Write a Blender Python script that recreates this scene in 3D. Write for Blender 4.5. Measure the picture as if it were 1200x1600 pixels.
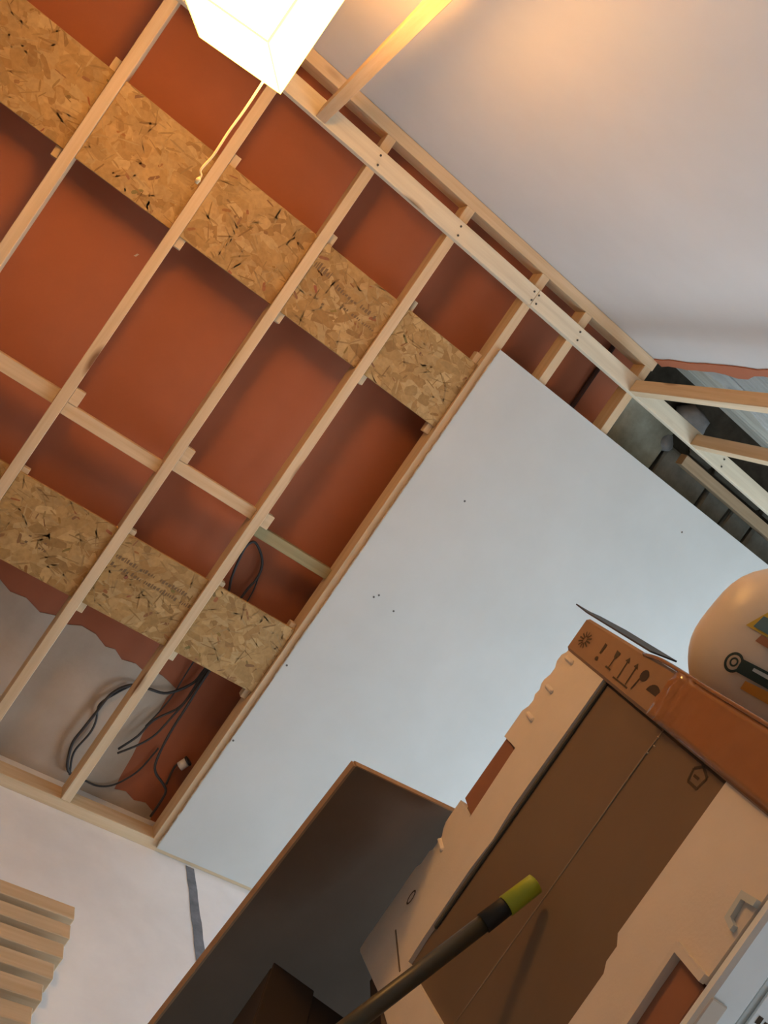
import bpy, bmesh, math, random
from mathutils import Vector, Matrix, Euler

for o in list(bpy.data.objects):
    bpy.data.objects.remove(o, do_unlink=True)
scene = bpy.context.scene
COL = scene.collection
RND = random.Random(7)

# ------------------------------------------------------------------ camera
EYE = 1.69                                   # the photographer's eye height above the floor
cam_d = bpy.data.cameras.new('camera')
cam_d.sensor_fit = 'VERTICAL'
cam_d.sensor_height = 32.0
cam_d.lens = 1301.5 / 1600 * 32.0
cam_d.clip_start = 0.02
cam = bpy.data.objects.new('camera', cam_d)
COL.objects.link(cam)
roll, pitch, yaw = math.radians(34.573), math.radians(-1.127), math.radians(22.023)
fwd = Vector((math.sin(yaw) * math.cos(pitch), math.cos(yaw) * math.cos(pitch), math.sin(pitch)))
rgt = Vector((math.cos(yaw), -math.sin(yaw), 0))
upv = rgt.cross(fwd)
cr = rgt * math.cos(roll) + upv * math.sin(roll)
cu = -rgt * math.sin(roll) + upv * math.cos(roll)
M = Matrix.Identity(4)
for i in range(3):
    M[i][0], M[i][1], M[i][2] = cr[i], cu[i], -fwd[i]
M[2][3] = EYE
cam.matrix_world = M
scene.camera = cam

# ------------------------------------------------------------------ world, daylight, exposure
world = bpy.data.worlds.new('sky')
scene.world = world
world.use_nodes = True
world.node_tree.nodes['Background'].inputs[0].default_value = (0.72, 0.85, 1.0, 1)
world.node_tree.nodes['Background'].inputs[1].default_value = 1.0

WX0, WX1, WZ0, WZ1 = 1.3, 4.5, 0.1, 1.45     # the glazed opening in the back wall
BACK_Y = -1.3


DY0, DY1, DZ0, DZ1 = -0.4, 2.75, 0.06, 1.60   # the glazed opening in the right wall


def daylight(w, h, energy, loc, rot):
    l = bpy.data.lights.new('window_daylight', 'AREA')
    l.shape = 'RECTANGLE'
    l.size, l.size_y = w, h
    l.energy = energy
    l.color = (0.67, 0.84, 1.0)
    o = bpy.data.objects.new('window_daylight', l)
    COL.objects.link(o)
    o.location = loc
    o.rotation_euler = rot
    return o


daylight(WX1 - WX0, WZ1 - WZ0, 26, ((WX0 + WX1) / 2, BACK_Y - 0.16, (WZ0 + WZ1) / 2), (math.radians(90), 0, 0))
daylight(DZ1 - DZ0, DY1 - DY0, 185, (4.8 + 0.10, (DY0 + DY1) / 2, (DZ0 + DZ1) / 2), (0, math.radians(90), 0))
scene.view_settings.view_transform = 'Standard'
scene.view_settings.look = 'None'
scene.view_settings.gamma = 1.0
scene.view_settings.use_curve_mapping = False
scene.view_settings.exposure = -0.14
LAMP = (36.5, 17.6, 4.5)                     # radiance of the glowing paper shade


# ------------------------------------------------------------------ materials
def new_mat(name):
    m = bpy.data.materials.new(name)
    m.use_nodes = True
    nt = m.node_tree
    return m, nt, nt.nodes['Principled BSDF']


def lnk(nt, a, b):
    nt.links.new(a, b)


def ramp(nt, fac, stops):
    r = nt.nodes.new('ShaderNodeValToRGB')
    el = r.color_ramp.elements
    while len(el) < len(stops):
        el.new(0.5)
    for e, (p, c) in zip(el, stops):
        e.position = p
        e.color = (*c, 1)
    lnk(nt, fac, r.inputs[0])
    return r.outputs[0]


def coords(nt, scale=(1, 1, 1), rnd=True):
    tc = nt.nodes.new('ShaderNodeTexCoord')
    mp = nt.nodes.new('ShaderNodeMapping')
    mp.inputs['Scale'].default_value = scale
    lnk(nt, tc.outputs['Object'], mp.inputs['Vector'])
    if rnd:
        oi = nt.nodes.new('ShaderNodeObjectInfo')
        mul = nt.nodes.new('ShaderNodeMath')
        mul.operation = 'MULTIPLY'
        mul.inputs[1].default_value = 37.0
        lnk(nt, oi.outputs['Random'], mul.inputs[0])
        lnk(nt, mul.outputs[0], mp.inputs['Location'])
    return mp.outputs[0]


def noise(nt, vec, scale, detail=4, rough=0.55):
    n = nt.nodes.new('ShaderNodeTexNoise')
    n.inputs['Scale'].default_value = scale
    n.inputs['Detail'].default_value = detail
    n.inputs['Roughness'].default_value = rough
    lnk(nt, vec, n.inputs['Vector'])
    return n.outputs['Fac']


def mix(nt, fac, a, b, mode='MIX'):
    n = nt.nodes.new('ShaderNodeMix')
    n.data_type = 'RGBA'
    n.blend_type = mode
    for s, v in ((n.inputs[0], fac), (n.inputs[6], a), (n.inputs[7], b)):
        if isinstance(v, (int, float)):
            s.default_value = v
        elif isinstance(v, tuple):
            s.default_value = (*v, 1)
        else:
            lnk(nt, v, s)
    return n.outputs[2]


def bump(nt, bs, h, strength, dist=0.002):
    b = nt.nodes.new('ShaderNodeBump')
    b.inputs['Strength'].default_value = strength
    b.inputs['Distance'].default_value = dist
    lnk(nt, h, b.inputs['Height'])
    lnk(nt, b.outputs[0], bs.inputs['Normal'])


def mottled(name, c1, c2, scale=4.0, rough=0.8, bmp=0.15, bscale=120, spec=0.3, stops=(0.3, 0.7), rnd=True):
    m, nt, bs = new_mat(name)
    v = coords(nt, rnd=rnd)
    lnk(nt, ramp(nt, noise(nt, v, scale, 6, 0.6), [(stops[0], c1), (stops[1], c2)]), bs.inputs['Base Color'])
    bs.inputs['Roughness'].default_value = rough
    bs.inputs['Specular IOR Level'].default_value = spec
    if bmp:
        bump(nt, bs, noise(nt, v, bscale, 3), bmp)
    return m


def pine(name, axis, c1, c2, dark):
    m, nt, bs = new_mat(name)
    sc = [38.0, 38.0, 38.0]
    sc[axis] = 1.6
    v = coords(nt, tuple(sc))
    grain = noise(nt, v, 1.0, 5, 0.6)
    col = ramp(nt, grain, [(0.25, c1), (0.72, c2)])
    sc2 = [7.0, 7.0, 7.0]
    sc2[axis] = 2.2
    v2 = coords(nt, tuple(sc2))
    vo = nt.nodes.new('ShaderNodeTexVoronoi')
    vo.inputs['Scale'].default_value = 1.0
    lnk(nt, v2, vo.inputs['Vector'])
    knot = ramp(nt, vo.outputs['Distance'], [(0.07, (1, 1, 1)), (0.16, (0, 0, 0))])
    col = mix(nt, knot, col, dark)
    lnk(nt, col, bs.inputs['Base Color'])
    bs.inputs['Roughness'].default_value = 0.72
    bs.inputs['Specular IOR Level'].default_value = 0.25
    bump(nt, bs, grain, 0.25, 0.001)
    return m


def plain(name, c, rough=0.6, spec=0.4, metal=0.0):
    m, nt, bs = new_mat(name)
    v = coords(nt)
    k = [max(0, x * 0.86) for x in c]
    lnk(nt, ramp(nt, noise(nt, v, 18, 3), [(0.3, tuple(k)), (0.7, c)]), bs.inputs['Base Color'])
    bs.inputs['Roughness'].default_value = rough
    bs.inputs['Specular IOR Level'].default_value = spec
    bs.inputs['Metallic'].default_value = metal
    return m


PINE_A, PINE_B, PINE_K = (0.52, 0.36, 0.205), (0.67, 0.515, 0.335), (0.22, 0.11, 0.05)
PX = pine('pine_grain_along_wall', 0, PINE_A, PINE_B, PINE_K)
PY = pine('pine_grain_into_room', 1, PINE_A, PINE_B, PINE_K)
PZ = pine('pine_grain_upright', 2, PINE_A, PINE_B, PINE_K)
PLEDGER = pine('pale_planed_pine', 0, (0.56, 0.46, 0.32), (0.73, 0.63, 0.46), (0.25, 0.15, 0.08))
OLD = pine('weathered_grey_brown_wood', 0, (0.26, 0.18, 0.10), (0.42, 0.30, 0.18), (0.12, 0.07, 0.04))
OLIVE = pine('treated_olive_wood', 0, (0.24, 0.19, 0.09), (0.36, 0.29, 0.15), (0.12, 0.09, 0.05))
GREYBOARD = pine('grey_old_board', 0, (0.22, 0.21, 0.17), (0.44, 0.42, 0.35), (0.10, 0.09, 0.07))
DARKWOOD = pine('dark_bench_wood', 1, (0.07, 0.045, 0.03), (0.12, 0.08, 0.05), (0.03, 0.02, 0.01))
RED = mottled('terracotta_wall_paint', (0.37, 0.120, 0.058), (0.42, 0.142, 0.070), 2.2, 0.75, 0.12, 90, 0.25, rnd=False)
PLASTER = mottled('bare_beige_plaster', (0.45, 0.355, 0.27), (0.58, 0.49, 0.40), 3.0, 0.9, 0.3, 60, 0.2, rnd=False)
WHITE = mottled('white_ceiling_paint', (0.54, 0.505, 0.47), (0.60, 0.565, 0.53), 1.4, 0.85, 0.1, 80, 0.2, rnd=False)
ROOM = mottled('room_wall_paint', (0.50, 0.44, 0.38), (0.58, 0.52, 0.46), 1.4, 0.85, 0.1, 80, 0.2, rnd=False)
FLOOR = mottled('pale_screed_floor', (0.77, 0.76, 0.77), (0.88, 0.87, 0.88), 2.6, 0.6, 0.12, 50, 0.35, (0.32, 0.62), rnd=False)
BOARD = mottled('grey_plasterboard_paper', (0.485, 0.475, 0.44), (0.53, 0.52, 0.485), 3.0, 0.85, 0.06, 200, 0.2)
PBCORE = mottled('ragged_plasterboard_edge', (0.34, 0.24, 0.15), (0.60, 0.50, 0.38), 30, 0.95, 0.6, 60, 0.1)
CONC = mottled('pale_concrete', (0.24, 0.22, 0.155), (0.42, 0.39, 0.29), 9, 0.95, 0.6, 30, 0.1)
MORTAR_VOID = mottled('dark_mortar_and_void_shade', (0.045, 0.036, 0.024), (0.085, 0.070, 0.050), 14, 0.95, 0.7, 30, 0.1)  # mortar colour, darkened further to paint in the void's shade
BLOCK = mottled('grey_concrete_block', (0.15, 0.14, 0.11), (0.25, 0.235, 0.19), 12, 0.95, 0.6, 40, 0.1)
STONE = mottled('grey_rubble_stone', (0.20, 0.19, 0.18), (0.33, 0.32, 0.30), 10, 0.9, 0.6, 25, 0.2)
BROWNBOARD = mottled('dark_brown_fibreboard', (0.145, 0.098, 0.062), (0.180, 0.122, 0.080), 5, 0.8, 0.08, 150, 0.2)
FIBREEDGE = mottled('raw_fibreboard_edge', (0.34, 0.20, 0.11), (0.44, 0.28, 0.16), 30, 0.9, 0.2, 90, 0.1)
CARD = mottled('brown_cardboard', (0.25, 0.145, 0.08), (0.30, 0.178, 0.10), 5, 0.75, 0.08, 90, 0.25)
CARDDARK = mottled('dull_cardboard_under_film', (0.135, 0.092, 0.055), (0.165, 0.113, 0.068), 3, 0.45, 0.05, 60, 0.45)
CARDRED = mottled('reddish_cardboard_in_cutout', (0.24, 0.105, 0.06), (0.29, 0.13, 0.075), 6, 0.8, 0.06, 60, 0.2)
FOAM = mottled('white_polystyrene', (0.62, 0.555, 0.475), (0.68, 0.61, 0.525), 8, 0.85, 0.12, 260, 0.2)
FOAMWHITE = mottled('film_wrapped_white_foam', (0.70, 0.75, 0.75), (0.80, 0.84, 0.84), 8, 0.35, 0.08, 60, 0.5)
FILMGREY = mottled('grey_plastic_pouch', (0.44, 0.49, 0.48), (0.60, 0.66, 0.65), 9, 0.25, 0.3, 22, 0.5)
TAPE = mottled('glossy_brown_packing_tape', (0.25, 0.105, 0.04), (0.30, 0.135, 0.052), 9, 0.16, 0.35, 20, 0.7)
INK = plain('black_print', (0.055, 0.035, 0.025), 0.8, 0.2)
FAINTINK = plain('faint_print', (0.075, 0.05, 0.03), 0.8, 0.2)
STAMP = plain('smudged_grey_stamp', (0.21, 0.130, 0.068), 0.9, 0.1)
BLACK = plain('black_steel', (0.035, 0.037, 0.042), 0.45, 0.5, 0.3)
CABLE = plain('dark_grey_cable_sheath', (0.052, 0.048, 0.047), 0.5, 0.4)
SCREW = plain('dark_screw_metal', (0.10, 0.085, 0.07), 0.5, 0.5, 0.5)
TAPEGREY = mottled('dark_grey_floor_strip', (0.12, 0.13, 0.15), (0.22, 0.23, 0.26), 20, 0.7, 0.1, 80, 0.3)
SACK = mottled('cream_white_plastic_sack', (0.60, 0.535, 0.45), (0.68, 0.61, 0.52), 5, 0.4, 0.12, 14, 0.45)
YELLOW = plain('yellow_print', (0.62, 0.42, 0.05), 0.5)
BLUE = plain('teal_blue_print', (0.10, 0.20, 0.24), 0.5)
ORANGE = plain('orange_print', (0.62, 0.27, 0.04), 0.5)
RUST = plain('rust_red_print', (0.36, 0.15, 0.07), 0.5)
GREENPRINT = plain('bottle_green_print', (0.022, 0.048, 0.040), 0.4)
POLEGREEN = plain('olive_grey_pole_paint', (0.06, 0.054, 0.034), 0.4)
LIME = plain('lime_green_plastic', (0.40, 0.46, 0.03), 0.45)
RUBBER = plain('black_rubber', (0.018, 0.017, 0.015), 0.6)
WHITEPLASTIC = plain('white_plastic', (0.78, 0.76, 0.72), 0.35)
CORDMAT = plain('cream_cord', (0.80, 0.62, 0.36), 0.7)
FRAMEWHITE = plain('white_window_frame', (0.75, 0.75, 0.75), 0.4)


def film_mat():
    m, nt, bs = new_mat('clear_crinkled_film')
    v = coords(nt)
    bs.inputs['Base Color'].default_value = (0.62, 0.64, 0.64, 1)
    bs.inputs['Roughness'].default_value = 0.14
    bs.inputs['Alpha'].default_value = 0.38
    bump(nt, bs, noise(nt, v, 26, 4), 0.8, 0.01)
    return m


FILM = film_mat()


def shade_mat(name, c):
    m, nt, bs = new_mat(name)
    bs.inputs['Base Color'].default_value = (0.85, 0.78, 0.62, 1)
    bs.inputs['Roughness'].default_value = 0.9
    bs.inputs['Emission Color'].default_value = (c[0] / c[0], c[1] / c[0], c[2] / c[0], 1)
    bs.inputs['Emission Strength'].default_value = c[0]
    return m


SHADE = shade_mat('glowing_paper_shade', LAMP)
RIMGLOW = shade_mat('overexposed_rim_glow', (6.0, 4.3, 0.5))  # yellow overexposed rim painted as a dimmer glow along the shade's edges


def osb_mat():
    m, nt, bs = new_mat('osb_flakes')
    at = nt.nodes.new('ShaderNodeAttribute')
    at.attribute_name = 'flake'
    v = coords(nt)
    g = ramp(nt, noise(nt, v, 60, 4), [(0.2, (0.72, 0.70, 0.66)), (0.75, (1, 1, 1))])
    lnk(nt, mix(nt, 1.0, at.outputs['Color'], g, 'MULTIPLY'), bs.inputs['Base Color'])
    bs.inputs['Roughness'].default_value = 0.6
    bs.inputs['Specular IOR Level'].default_value = 0.3
    return m


OSB = osb_mat()
OSBCORE = mottled('osb_board', (0.40, 0.23, 0.08), (0.54, 0.34, 0.14), 40, 0.7, 0.4, 60, 0.2)


# ------------------------------------------------------------------ builders
def put(name, bm, mat, parent=None, smooth=False, keep=False):
    """Link bm as one mesh object; its origin goes to the middle of its base unless keep."""
    if not keep and bm.verts:
        xs = [v.co for v in bm.verts]
        lo = Vector([min(c[i] for c in xs) for i in range(3)])
        hi = Vector([max(c[i] for c in xs) for i in range(3)])
        org = Vector(((lo.x + hi.x) / 2, (lo.y + hi.y) / 2, lo.z))
        bmesh.ops.translate(bm, vec=-org, verts=bm.verts)
    else:
        org = Vector((0, 0, 0))
    me = bpy.data.meshes.new(name)
    bm.to_mesh(me)
    bm.free()
    if smooth:
        for p in me.polygons:
            p.use_smooth = True
    me.materials.append(mat)
    o = bpy.data.objects.new(name, me)
    COL.objects.link(o)
    o.location = org
    if parent:
        o.parent = parent
        if parent.type != 'EMPTY':
            o.location = org - parent_offset(parent)
    return o


def parent_offset(p):
    return p.location.copy()


def empty(name, loc, rz=0.0):
    e = bpy.data.objects.new(name, None)
    COL.objects.link(e)
    e.location = loc
    e.rotation_euler = (0, 0, rz)
    e.empty_display_size = 0.05
    return e


def tag(o, label, cat, group=None):
    o['label'] = label
    o['category'] = cat
    if group:
        o['group'] = group
    return o


def struct(o):
    o['kind'] = 'structure'
    return o


def bx(bm, x0, x1, y0, y1, z0, z1, bev=0.0):
    r = bmesh.ops.create_cube(bm, size=1.0)
    for v in r['verts']:
        v.co = Vector(((x0 + x1) / 2 + v.co.x * (x1 - x0), (y0 + y1) / 2 + v.co.y * (y1 - y0),
                       (z0 + z1) / 2 + v.co.z * (z1 - z0)))
    if bev:
        es = list({e for v in r['verts'] for e in v.link_edges})
        bmesh.ops.bevel(bm, geom=es, offset=bev, segments=1, affect='EDGES')


def box(name, x0, x1, y0, y1, z0, z1, mat, parent=None, bev=0.0015):
    bm = bmesh.new()
    bx(bm, x0, x1, y0, y1, z0, z1, bev)
    return put(name, bm, mat, parent)


def extrude_poly(bm, pts, depth_vec, tf):
    """pts: 2D outline -> tf(p, 0) and tf(p, 1) give the two faces of a solid."""
    a = [bm.verts.new(tf(p, 0)) for p in pts]
    b = [bm.verts.new(tf(p, 1)) for p in pts]
    n = len(pts)
    bm.faces.new(a)
    bm.faces.new(list(reversed(b)))
    for i in range(n):
        bm.faces.new((a[i], b[i], b[(i + 1) % n], a[(i + 1) % n]))
    bmesh.ops.recalc_face_normals(bm, faces=bm.faces)


def spline(pts, sub=6):
    pts = [Vector(p) for p in pts]
    P = [pts[0] * 2 - pts[1]] + pts + [pts[-1] * 2 - pts[-2]]
    out = []
    for i in range(1, len(P) - 2):
        for k in range(sub):
            t = k / sub
            a, b, c, d = P[i - 1], P[i], P[i + 1], P[i + 2]
            out.append(0.5 * ((2 * b) + (c - a) * t + (2 * a - 5 * b + 4 * c - d) * t * t
                              + (3 * b - a - 3 * c + d) * t ** 3))
    out.append(pts[-1])
    return out


def tube(bm, pts, rad, seg=8):
    rings = []
    prev = None
    for i, p in enumerate(pts):
        t = (pts[min(i + 1, len(pts) - 1)] - pts[max(i - 1, 0)])
        t = t.normalized() if t.length > 1e-9 else Vector((0, 0, 1))
        if prev is None:
            ref = Vector((0, 1, 0)) if abs(t.y) < 0.9 else Vector((1, 0, 0))
            nrm = t.cross(ref).normalized()
        else:
            nrm = (prev - t * prev.dot(t)).normalized()
        prev = nrm
        bi = t.cross(nrm)
        r = rad[i] if isinstance(rad, (list, tuple)) else rad
        rings.append([bm.verts.new(p + (nrm * math.cos(a) + bi * math.sin(a)) * r)
                      for a in [2 * math.pi * k / seg for k in range(seg)]])
    for r0, r1 in zip(rings, rings[1:]):
        for k in range(seg):
            bm.faces.new((r0[k], r0[(k + 1) % seg], r1[(k + 1) % seg], r1[k]))
    bm.faces.new(list(reversed(rings[0])))
    bm.faces.new(rings[-1])


def copy_obj(o, loc, parent=None):
    c = o.copy()
    COL.objects.link(c)
    c.location = loc
    if parent:
        c.parent = parent
    return c


# ------------------------------------------------------------------ the setting
FY = 3.03                     # front plane of the stud frame
WY = 3.24                     # face of the old painted wall behind it
BY = 3.30                     # face of the bare block wall further along
CZ = 2.787                    # old ceiling
XL, XR = -2.4, 4.8
STRIPX = 1.752
XE = 1.84                     # where the old ceiling and the painted wall stop

struct(box('floor', XL - 0.1, XR + 0.1, BACK_Y - 0.2, BY + 0.15, -0.12, 0, FLOOR, bev=0))
struct(box('wall_left', XL - 0.12, XL, BACK_Y - 0.2, WY + 0.12, 0, 3.3, ROOM, bev=0))
bm = bmesh.new()
bx(bm, XR, XR + 0.12, BACK_Y - 0.2, DY0, 0, 3.3)
bx(bm, XR, XR + 0.12, DY1, BY + 0.12, 0, 3.3)
bx(bm, XR, XR + 0.12, DY0, DY1, 0, DZ0)
bx(bm, XR, XR + 0.12, DY0, DY1, DZ1, 3.3)
struct(put('wall_right', bm, ROOM))
win = struct(empty('window_2', (XR + 0.03, (DY0 + DY1) / 2, DZ0)))
wl = (DY1 - DY0) / 2
for a, b in ((-wl, -wl + 0.06), (-0.03, 0.03), (wl - 0.06, wl)):
    box('window_mullion', -0.025, 0.025, a, b, 0.06, DZ1 - DZ0 - 0.06, FRAMEWHITE, win)
for z in (0.0, DZ1 - DZ0 - 0.06):
    box('window_rail', -0.025, 0.025, -wl, wl, z, z + 0.06, FRAMEWHITE, win)
bm = bmesh.new()
bx(bm, XL, WX0, BACK_Y - 0.2, BACK_Y, 0, 3.3)
bx(bm, WX1, XR, BACK_Y - 0.2, BACK_Y, 0, 3.3)
bx(bm, WX0, WX1, BACK_Y - 0.2, BACK_Y, 0, WZ0)
bx(bm, WX0, WX1, BACK_Y - 0.2, BACK_Y, WZ1, 3.3)
struct(put('wall_back', bm, ROOM))
win = struct(empty('window_1', ((WX0 + WX1) / 2, BACK_Y - 0.06, WZ0)))
wl = (WX1 - WX0) / 2
for a, b in ((-wl, -wl + 0.06), (-wl / 3 - 0.03, -wl / 3 + 0.03), (wl / 3 - 0.03, wl / 3 + 0.03), (wl - 0.06, wl)):
    box('window_mullion', a, b, -0.03, 0.03, 0.06, WZ1 - WZ0 - 0.06, FRAMEWHITE, win)
for z in (0.0, WZ1 - WZ0 - 0.06):
    box('window_rail', -wl, wl, -0.03, 0.03, z, z + 0.06, FRAMEWHITE, win)

struct(box('ceiling', XL, XE, BACK_Y, WY, CZ, CZ + 0.05, WHITE, bev=0))
# painted wall and its bare plaster patch
wall = struct(box('wall_front', XL, XE + 0.12, WY, WY + 0.12, 0, CZ + 0.05, RED, bev=0))
edge = [(-2.3, 0.60), (-1.2, 0.63), (-0.4, 0.60), (0.0, 0.625), (0.195, 0.613), (0.25, 0.590), (0.31, 0.597), (0.38, 0.572),
        (0.44, 0.590), (0.481, 0.574), (0.54, 0.600), (0.603, 0.596), (0.66, 0.570), (0.70, 0.578), (0.743, 0.554),
        (0.80, 0.565), (0.845, 0.552), (0.89, 0.572), (0.921, 0.570), (0.96, 0.560), (0.996, 0.548), (0.985, 0.50),
        (0.992, 0.42), (0.988, 0.325), (1.005, 0.22), (1.012, 0.127), (1.022, 0.06), (1.07, 0.07), (1.12, 0.05),
        (1.17, 0.06), (1.215, 0.04), (1.23, 0.0), (-2.3, 0.0)]
bm = bmesh.new()
extrude_poly(bm, edge, None, lambda p, k: (p[0], WY + (0.002 if k else -0.0035), p[1]))
p_ = put('plaster_patch', bm, PLASTER, wall)
p_['label'] = 'bare beige plaster below the ragged edge of the red paint'

bm = bmesh.new()
extrude_poly(bm, [(-0.047, 1.878), (-0.039, 1.880), (-0.034, 1.893), (-0.041, 1.892)], None, lambda p, k: (p[0], WY + (0.001 if k else -0.002), p[1]))
put('paint_chip', bm, PLASTER, wall)

# bare block wall past the end of the painted wall
bw = struct(box('wall_end', XE + 0.121, XR, BY + 0.02, BY + 0.14, 0, 3.3, MORTAR_VOID, bev=0))


def lump(name, cx, cy, cz, rx, ry, rz, mat, parent, seed, jit=0.16, lvl=2):
    r_ = random.Random(seed)
    bm_ = bmesh.new()
    bmesh.ops.create_icosphere(bm_, subdivisions=lvl, radius=1.0)
    for v in bm_.verts:
        k = 1 + r_.uniform(-jit, jit)
        v.co = Vector((cx + v.co.x * rx * k, cy + v.co.y * ry * k, cz + v.co.z * rz * k))
    return put(name, bm_, mat, parent, True)


def rough_slab(name, x0, x1, y0, y1, z0, z1, mat, parent, seed):
    r_ = random.Random(seed)
    bm_ = bmesh.new()
    bx(bm_, x0, x1, y0, y1, z0, z1, 0.012)
    for v in bm_.verts:
        v.co += Vector((r_.uniform(-.006, .006), r_.uniform(-.003, .003), r_.uniform(-.006, .006)))
    return put(name, bm_, mat, parent)


c_ = rough_slab('concrete_pad', XE + 0.14, 2.30, BY - 0.03, BY + 0.03, 2.05, 2.74, CONC, bw, 3)
c_['label'] = 'pale smeared concrete at the end of the painted wall'
xs = [[2.32, 2.655, 2.845, 3.02, 3.40, 3.80, 4.20, 4.60], [2.32, 2.50, 2.88, 3.26, 3.64, 4.02, 4.40],
      [2.44, 2.62, 3.0, 3.38, 3.76, 4.14, 4.52]]
for row, (z0, z1) in enumerate(((2.47, 2.645), (2.27, 2.45), (2.665, 2.775))):
    for i, (a, b) in enumerate(zip(xs[row], xs[row][1:])):
        rough_slab('block', a + 0.012, b - 0.012, BY - 0.012 + 0.008 * RND.random(), BY + 0.03, z0 + 0.005, z1 - 0.008, BLOCK, bw,
                   row * 20 + i)
lump('stone', 2.295, BY - 0.005, 2.625, 0.050, 0.035, 0.045, STONE, bw, 5)
lump('stone', 2.34, BY - 0.02, 2.79, 0.10, 0.045, 0.055, STONE, bw, 8)

# upper boards over the open part of the ceiling
BZ = 2.845
cb = struct(box('ceiling_upper', XE, XR, BACK_Y, 1.35, BZ, BZ + 0.03, GREYBOARD, bev=0))
struct(box('ceiling_void', XE, XR, BACK_Y, BY + 0.14, 3.26, 3.32, MORTAR_VOID, bev=0))  # roof of the unlit void, its shade put into the colour
struct(box('wall_above', XE - 0.02, XE, BACK_Y, WY + 0.1, CZ + 0.05, 3.28, MORTAR_VOID, bev=0))
y = 3.12
k = 0
while y > 1.36:
    w = (0.105, 0.12, 0.095, 0.115)[k % 4]
    rough_slab('board', XE + 0.01, XR - 0.02, max(y - w + 0.005, 1.352), y, BZ - 0.006 * (k % 3) + 0.006, BZ + 0.026, GREYBOARD, cb, 60 + k)
    y -= w
    k += 1
# ragged red strip on the underside where the old partition met the ceiling
bm = bmesh.new()
r_ = random.Random(12)
left, right = [], []
n = 46
for i in range(n):
    yy = 3.03 - i * (3.03 + 3.1) / (n - 1) if i > 16 else 3.03 - i * 0.055
    left.append((XE - 0.004 + r_.uniform(-0.006, 0.006), yy))
    right.append((XE + 0.046 + r_.uniform(-0.010, 0.008) + (0.022 if i in (8, 9) else 0), yy))
pts = left + right[::-1]
extrude_poly(bm, pts, None, lambda p, kk: (p[0], p[1], CZ - 0.004 if kk == 0 else CZ + 0.03))
struct(put('trim_1', bm, RED))

# ------------------------------------------------------------------ stud frame
G_ST = 'studs of the wall frame'
studs = {'S0': -0.792, 'S1': -0.391, 'S2': 0.002, 'S3': 0.420, 'S4': 0.805, 'S5': 1.206, 'S6': 1.452, 'S7': 1.818}
SW, SD = 0.038, 0.085
PLATE_T = 0.045
stud_labels = {
    'S0': 'upright pine stud farthest from the plasterboard, only its upper end in view',
    'S1': 'upright pine stud rising behind the glowing lamp shade',
    'S2': 'upright pine stud directly behind the hanging lamp pull cord',
    'S3': 'upright pine stud beside the upper strand board stamped with print',
    'S4': 'upright pine stud next to the plasterboard edge stud, wire loop hanging beside it',
    'S5': 'upright pine stud carrying the ragged edge of the plasterboard',
    'S6': 'upright pine stud showing only above the plasterboard, in front of red wall',
    'S7': 'upright pine stud where the red wall ends at bare concrete'}
for kx, x in studs.items():
    top = CZ - PLATE_T if kx != 'S7' else CZ - PLATE_T
    s_ = box('wall_stud', x, x + SW, FY, FY + SD, PLATE_T, top, PZ)
    tag(s_, stud_labels[kx], 'stud', G_ST)
tag(box('sole_plate', -2.3, 3.75, FY + 0.002, FY + SD, 0, PLATE_T, PX), 'pine sole plate on the floor under the stud frame', 'timber')
tag(box('top_plate', -2.3, 1.862, FY - 0.001, FY + SD, CZ - PLATE_T, CZ - 0.001, PX), 'pine top plate against the white ceiling', 'timber')
# splinter and kerf on the sole plate
# ledger boards
def ledger(x0, x1, label, sp):
    e = empty('ledger_board', ((x0 + x1) / 2, 3.0125, 2.605))
    h = (x1 - x0) / 2
    face = box('board_face', -h, h, -0.0175, 0.0170, 0, 0.069, PLEDGER, e)
    for sx in sp:
        for dz, dx in ((0.018, 0.006), (0.050, -0.004)):
            bm_ = bmesh.new()
            bmesh.ops.create_cone(bm_, cap_ends=True, segments=8, radius1=0.0042, radius2=0.0042, depth=0.003,
                                  matrix=Matrix.Translation((sx + dx - (x0 + x1) / 2, -0.0185, dz)) @ Matrix.Rotation(math.pi / 2, 4, 'X'))
            put('screw', bm_, SCREW, face)
    return tag(e, label, 'timber', 'ledger boards')


ledger(-2.3, 1.222, 'long pale ledger board on the studs with the joist beside the lamp', (-0.37, 0.02, 0.44, 0.824, 1.21))
ledger(1.2235, 3.72, 'pale ledger board running on past the red wall, two joists on it', (1.235, 1.47, 1.84, 2.40, 2.80, 2.83, 3.2))


def joist(x0, w, zb, h, rise, label):
    y0, y1 = BACK_Y + 0.01, 2.993
    bm_ = bmesh.new()
    bx(bm_, x0, x0 + w, y0, y1, zb, zb + h, 0.0015)
    for v in bm_.verts:
        v.co.z += (y1 - v.co.y) * rise
    return tag(put('ceiling_joist', bm_, PY), label, 'joist', 'new ceiling joists')


joist(0.183, 0.039, 2.608, 0.046, 0.072, 'pine ceiling joist lit bright yellow beside the lamp')
joist(1.800, 0.042, 2.606, 0.054, 0.026, 'pine ceiling joist meeting the ledger where the red wall ends')
joist(2.200, 0.042, 2.606, 0.054, 0.01, 'pine ceiling joist meeting the ledger over the bare block wall')
tag(box('old_batten', 2.31, 3.70, 3.11, 3.155, 2.548, 2.598, OLD), 'old brown batten behind the ledger over the bare blocks', 'timber')
tag(box('batten_bracket', 3.2, 3.25, 3.155, BY + 0.0, 2.55, 2.59, OLD), 'short brown packer holding the old batten off the block wall', 'timber')

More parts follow.
